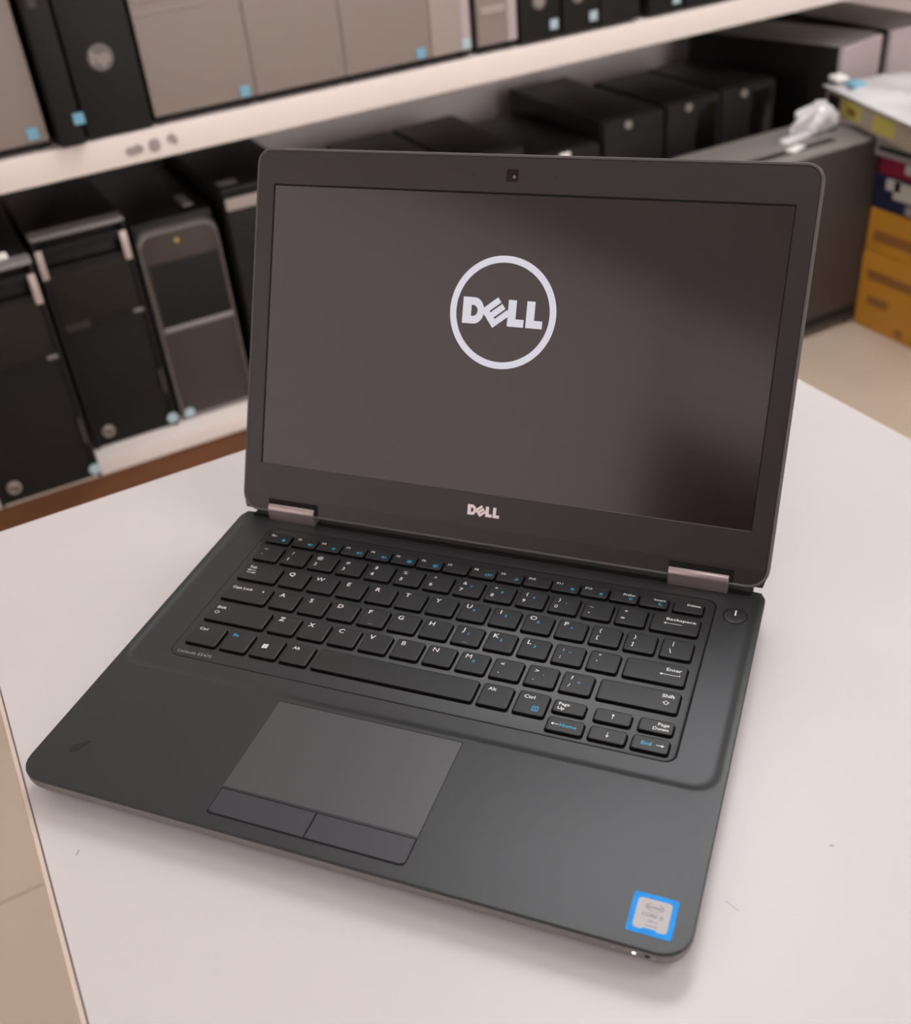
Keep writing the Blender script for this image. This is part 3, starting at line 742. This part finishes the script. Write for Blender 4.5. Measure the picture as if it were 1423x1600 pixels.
# small black desktops further right on the lower shelf
def desktop(a0, a1, b, h, deep, label, emblem=True, stripe=True, mfront=None, rz=0.0, group='small black desktop towers on the lower shelf', mcase=None, lit_top=False):
    w = a1 - a0
    t = empty('computer_tower', label, 'computer', ((a0 + w / 2) * MM, b * MM, LT * MM), rz, group)
    MB().box(-w / 2, w / 2, 16, deep, 4, h, r=3, e=3).build('case', mcase or m_pcblack, t)
    MB().box(-w / 2 + .5, w / 2 - .5, 0, 18, 4, h - 2, r=5, e=4).build('front_panel', mfront or m_mesh, t)
    if lit_top: MB().box(-w / 2 + 1, w / 2 - 1, 18, deep - 2, h - 4, h + 1.5, r=3, e=1).build('lighter_top', m_pctop, t)  # lighter top on the black case, light from above put into its colour
    if stripe: MB().box(w * .02, w / 2 - 12, -1.5, 3, 10, h - 16, r=1, e=1).build('gloss_stripe', m_pcgloss, t)
    if emblem:
        disc('emblem', -w * .12, h - 15, 9, m_embs, t, 0, 3)
    feet(t, w, deep)
    return t
desktop(612, 772, 1640, 372, 330, 'low black tower mostly hidden behind the lid, next to the tower with the pale bar', stripe=False, emblem=False)
desktop(780, 935, 1640, 382, 320, 'low black tower whose flat top shows above the middle left of the lid', stripe=False, emblem=False)
desktop(944, 1102, 1640, 382, 322, 'low black tower whose top shows above the webcam', stripe=False, emblem=False)
t = desktop(1112, 1284, 1625, 352, 330, 'black tower with a bright tag at its top front, above the right of the webcam', stripe=True, emblem=False)
MB().box(-20, 6, -3, 0, 336, 350, r=1, e=.5).build('bright_tag', m_lab, t)
desktop(1298, 1458, 1630, 388, 400, 'black tower with one round emblem standing left of the twin emblem towers', emblem=True, stripe=False)
desktop(1473, 1624, 1640, 388, 290, 'black tower with glossy stripe, left one of the twin emblem towers')
desktop(1630, 1784, 1640, 388, 290, 'black tower with glossy stripe, right one of the twin emblem towers')
desktop(1925, 2090, 1600, 436, 440, 'large tower with a taupe face and black side standing askew, upper right', emblem=False, stripe=False, mfront=m_pclav, rz=math.radians(14), group='large taupe faced towers on the lower shelf', lit_top=True)
desktop(2115, 2280, 1620, 436, 440, 'large tower with a taupe face cut by the right edge of the picture', emblem=False, stripe=False, mfront=m_pclav, group='large taupe faced towers on the lower shelf', lit_top=True)

# towers on the upper shelf
def slim(a0, a1, b, label, face, h=400, deep=420, sticker=None, emblem=None, label_panel=False, edge=None, group=None, gap=16, smat=None, ins=1.5):
    w = a1 - a0
    t = empty('computer_tower', label, 'computer', ((a0 + w / 2) * MM, b * MM, UT * MM), 0, group)
    MB().box(-w / 2, w / 2, 14, deep, 3, h, r=2, e=2).build('case', m_pcblack, t)
    MB().box(-w / 2 + ins, w / 2 - ins, 0, 16, gap, h - 3, r=min(2, ins + .6), e=min(2, ins + .6)).build('front_panel', face, t)
    if label_panel:
        MB().box(-w / 2 + 8, w * .18, -1.5, 2, 195, 218, r=.6, e=.8).build('drive_slot', m_pctaupe2, t)
        MB().box(-w / 2 + 4, w * .22, -.8, 1, 176, 179).build('panel_seam', m_pcbar, t, 0)
        MB().box(-w / 2 + 14, -w / 2 + 40, -2, -1, 200, 208).build('slot_mark', m_pcbrown, t, 0)
    if edge: MB().box(w / 2 - 22, w / 2 - 2, -2, 10, gap, h - 3, r=2, e=1.5).build('face_edge', edge, t)
    if sticker: stick(sticker[0], sticker[1], t, 18, smat or m_pcstk)
    if emblem: disc('emblem', emblem[0], emblem[1], emblem[2], m_embd, t, 0, 2, letters='hp', mi=m_pctaupe2)
    for x in (-w / 2 + 14, w / 2 - 14):
        for y in (30, deep - 40): MB().cyl(x, y, 0, 5, 7, 0, 14).build('foot', m_rubber, t)
    return t
GT = 'taupe faced towers on the upper shelf'; GB = 'black faced towers on the upper shelf'
slim(-5, 172, 1606, 'taupe faced tower at the far left end of the upper shelf', m_pctaupe, sticker=(65, 32), group=GT, ins=.5)
t = slim(184, 229, 1590, 'narrow black upright computer jutting over the edge of the upper shelf', m_pcfront, deep=330, gap=3, sticker=(18, 44), smat=m_pcstk, group=GB)
MB().box(-10, 2, -.8, 1, 215, 250).build('port_strip', m_pcsd, t, 0)
slim(232, 347, 1604, 'black tower with a large round emblem on the upper shelf', m_pcfront, emblem=(-3, 126, 21), gap=4, group=GB)
slim(352, 538, 1606, 'wide taupe tower right of the black emblem tower on the upper shelf', m_pctaupe, sticker=(72, 28), label_panel=True, group=GT, ins=.5)
slim(538.4, 713, 1606, 'taupe tower second in the taupe block of the upper shelf', m_pctaupe, label_panel=True, group=GT, ins=.5)
slim(713.4, 890, 1606, 'taupe tower third in the taupe block, its blue sticker at the right', m_pctaupe, sticker=(64, 28), group=GT, ins=.5)
slim(890.4, 976, 1606, 'slim pale taupe tower ending the taupe block above the lid', m_pctaupe2, sticker=(30, 28), edge=m_pclav, group=GT, ins=.5, smat=m_pcstk2)
t = slim(990, 1078, 1606, 'slim taupe tower with a pale right edge beside the black ones', m_pctaupe, edge=m_pclav, group=GT, ins=.5)
MB().box(-34, 18, -1.5, 2, 70, 84, r=.4, e=.5).build('drive_slot', m_pctaupe2, t)
slim(1082, 1176, 1604, 'slim black tower with emblem, right next to the last taupe tower', m_pcfront, sticker=(30, 30), emblem=(-2, 76, 15), gap=6, group=GB, smat=m_pcstk2)
slim(1180, 1268, 1604, 'second slim black tower on the upper shelf, with emblem and sticker', m_pcfront, sticker=(28, 30), emblem=(-8, 72, 14), gap=6, group=GB, smat=m_pcstk2)
slim(1270, 1368, 1604, 'third slim black tower on the upper shelf, without a sticker', m_mesh, gap=6, group=GB)
slim(1388, 1478, 1604, 'slim black tower right of the dark gap on the upper shelf', m_pcfront, sticker=(24, 28), gap=6, group=GB, smat=m_pcstk2)
slim(1482, 1600, 1604, 'black tower near the right end of the visible upper shelf row', m_mesh, gap=6, group=GB)
slim(1605, 1720, 1604, 'black tower at the upper edge of the picture, last one seen on the upper shelf', m_pcfront, gap=6, group=GB)

# ------------------------------------------------------------------ big grey tower on the floor
t = empty('server_tower', 'large grey computer tower standing on the floor behind the laptop lid', 'computer', (1.590, 1.318, 0))
MB().box(-215, 215, 0, 190, 8, 424, r=12, e=6).build('case', m_pcsd, t)
MB().box(-213, 213, 2, 188, 418, 427, r=11, e=4).build('lighter_top', m_pctop, t)
MB().box(-205, 190, -2, 2, 26, 46, r=.5, e=.6).build('vent_strip', m_mesh, t)
MB().box(-150, 110, 40, 60, 426.5, 428.5).build('top_groove', m_mesh, t, 0)
for x in (-180, 180):
    for y in (25, 160): MB().cyl(x, y, 0, 10, 14, 0, 16).build('foot', m_rubber, t)

def crumple(name, cx, cy, cz, rx, ry, rz_, m, parent, seed, n=18):
    rnd = random.Random(seed); ph = [rnd.uniform(0, 6.28) for _ in range(8)]
    vs = []; fs = []
    for i in range(n + 1):
        th = math.pi * i / n
        for j in range(2 * n):
            p = 2 * math.pi * j / (2 * n)
            k = 1 + .22 * math.sin(3 * p + ph[0]) * math.sin(2 * th + ph[1]) + .16 * math.sin(5 * p + ph[2] + 3 * th) + .10 * math.sin(9 * p + ph[3]) * math.sin(7 * th + ph[4])
            x, y, z = rx * k * math.sin(th) * math.cos(p), ry * k * math.sin(th) * math.sin(p), rz_ * k * math.cos(th)
            vs.append((cx + x, cy + y, max(cz + z, 0)))
    for i in range(n):
        for j in range(2 * n):
            a, b_ = i * 2 * n + j, i * 2 * n + (j + 1) % (2 * n)
            fs.append([a, b_, b_ + 2 * n, a + 2 * n])
    return MB().add(vs, fs).build(name, m, parent, 25)
o = crumple('plastic_bag', 0, 0, 26, 52, 26, 30, m_bag, None, 5)
o.location = (1.700, 1.43, .4282); tag(o, 'crumpled clear plastic bag on top of the grey floor tower', 'plastic bag')
o = MB().loft([[(x, y, z) for x, y in rrect(-50, 50, -14, 14, 12)] for z in (0, 7)] + [[(x, y, 11) for x, y in rrect(-38, 38, -8, 8, 7)]]).build('adapter', m_bag)
o.location = (1.645, 1.418, .4282); o.rotation_euler = (0, 0, .2); tag(o, 'pale flat piece lying on the grey floor tower', 'computer part')
o = MB().box(-24, 24, -11, 11, 0, 1.0, r=1).build('paper_label', m_lab)
o.location = (1.600, 1.372, .4282); o.rotation_euler = (0, 0, .35); tag(o, 'small white paper label at the front of the grey tower top', 'label')

# ------------------------------------------------------------------ stacked boxes at the right
def carton(name, x0, x1, y0, y1, z0, z1, m, label, cat='box', prints=(), rz=0.0, group=None):
    cx, cy = (x0 + x1) / 2, (y0 + y1) / 2
    t = empty(name, label, cat, (cx * MM, cy * MM, z0 * MM), rz, group)
    hx, hy, h = (x1 - x0) / 2, (y1 - y0) / 2, z1 - z0
    MB().box(-hx, hx, -hy, hy, 0, h, r=1.5, e=1.2).build('carton', m, t)
    # prints on the left (-x) face: (y0, y1, z0, z1, material)
    for (a, b, c, d, pm) in prints:
        MB().box(-hx - .5, -hx + .4, hy - b, hy - a, c, d).build('printed_panel', pm, t, 0)
    return t
gY = 'yellow cartons stacked on the floor at the right'
carton('carton_box', 1778, 2080, 940, 1314, 0, 178, m_yel, 'large yellow carton at the bottom of the stack on the floor', prints=((20, 150, 118, 140, m_yeld), (30, 90, 60, 80, m_yeld), (200, 240, 60, 110, m_yeld), (120, 140, 10, 28, m_yeld)), group=gY)
carton('carton_box', 1782, 2070, 950, 1315, 178, 276, m_yel, 'yellow carton lying on the bottom carton of the stack', prints=((20, 130, 28, 52, m_yeld), (130, 190, 20, 60, m_navy)), group=gY)
carton('carton_box', 1784, 2070, 960, 1314, 276, 350, m_navy, 'navy blue carton with pale panels lying on the yellow cartons', prints=((30, 68, 46, 70, m_paleb), (52, 200, 30, 68, m_paleb), (90, 180, 5, 24, m_greyc)))
carton('carton_box', 1786, 2060, 965, 1312, 350, 392, m_red, 'crimson carton on top of the navy one', prints=((70, 150, 14, 34, m_paleb),))
carton('component_tray', 1770, 2080, 960, 1316, 392, 436, m_greyc, 'grey component tray lying over the crimson carton', 'tray', prints=((10, 150, 12, 22, m_mesh),))
t = carton('component_box', 1745, 2100, 1040, 1470, 437, 490, m_tan, 'tan box with yellow labels topping the stack at the right edge', prints=((10, 60, 14, 42, m_mesh), (70, 150, 8, 42, m_ylab), (95, 130, 16, 30, m_yeld), (200, 280, 8, 42, m_ylab)), rz=math.radians(-16))
bag = MB()
n = 16; vs = []; fs = []
rnd = random.Random(8)
for i in range(n):
    for j in range(n):
        e = min(i, j, n - 1 - i, n - 1 - j)
        vs.append((-185 + 370 * i / (n - 1), -220 + 440 * j / (n - 1), (2 if e == 0 else 7 + 7 * rnd.random() + 6 * math.sin(i * .9) * math.sin(j * .7))))
for i in range(n - 1):
    for j in range(n - 1): fs.append([i * n + j, (i + 1) * n + j, (i + 1) * n + j + 1, i * n + j + 1])
base = len(vs); vs += [(x, y, 0) for x, y, z in vs[:]]
rim_i = [i * n for i in range(n)] + [(n - 1) * n + j for j in range(1, n)] + [i * n + n - 1 for i in range(n - 2, -1, -1)] + [j for j in range(n - 2, 0, -1)]
for k in range(len(rim_i)):
    a, b_ = rim_i[k], rim_i[(k + 1) % len(rim_i)]; fs.append([a, b_, b_ + base, a + base])
bag.add(vs, fs)
o = bag.build('plastic_sleeve', m_bag, None, 40); o.location = (1.9225, 1.255, .4905); o.rotation_euler = (0, 0, math.radians(-16))
tag(o, 'clear plastic sleeve with a blue tag lying over the tan box', 'plastic bag')
MB().box(-170, -140, 120, 160, 14, 22, r=2, e=1).build('blue_tag', m_pcstk, o)
MB().box(-178, -150, 175, 212, 14, 24, r=2, e=1).build('white_tag', m_lab, o)
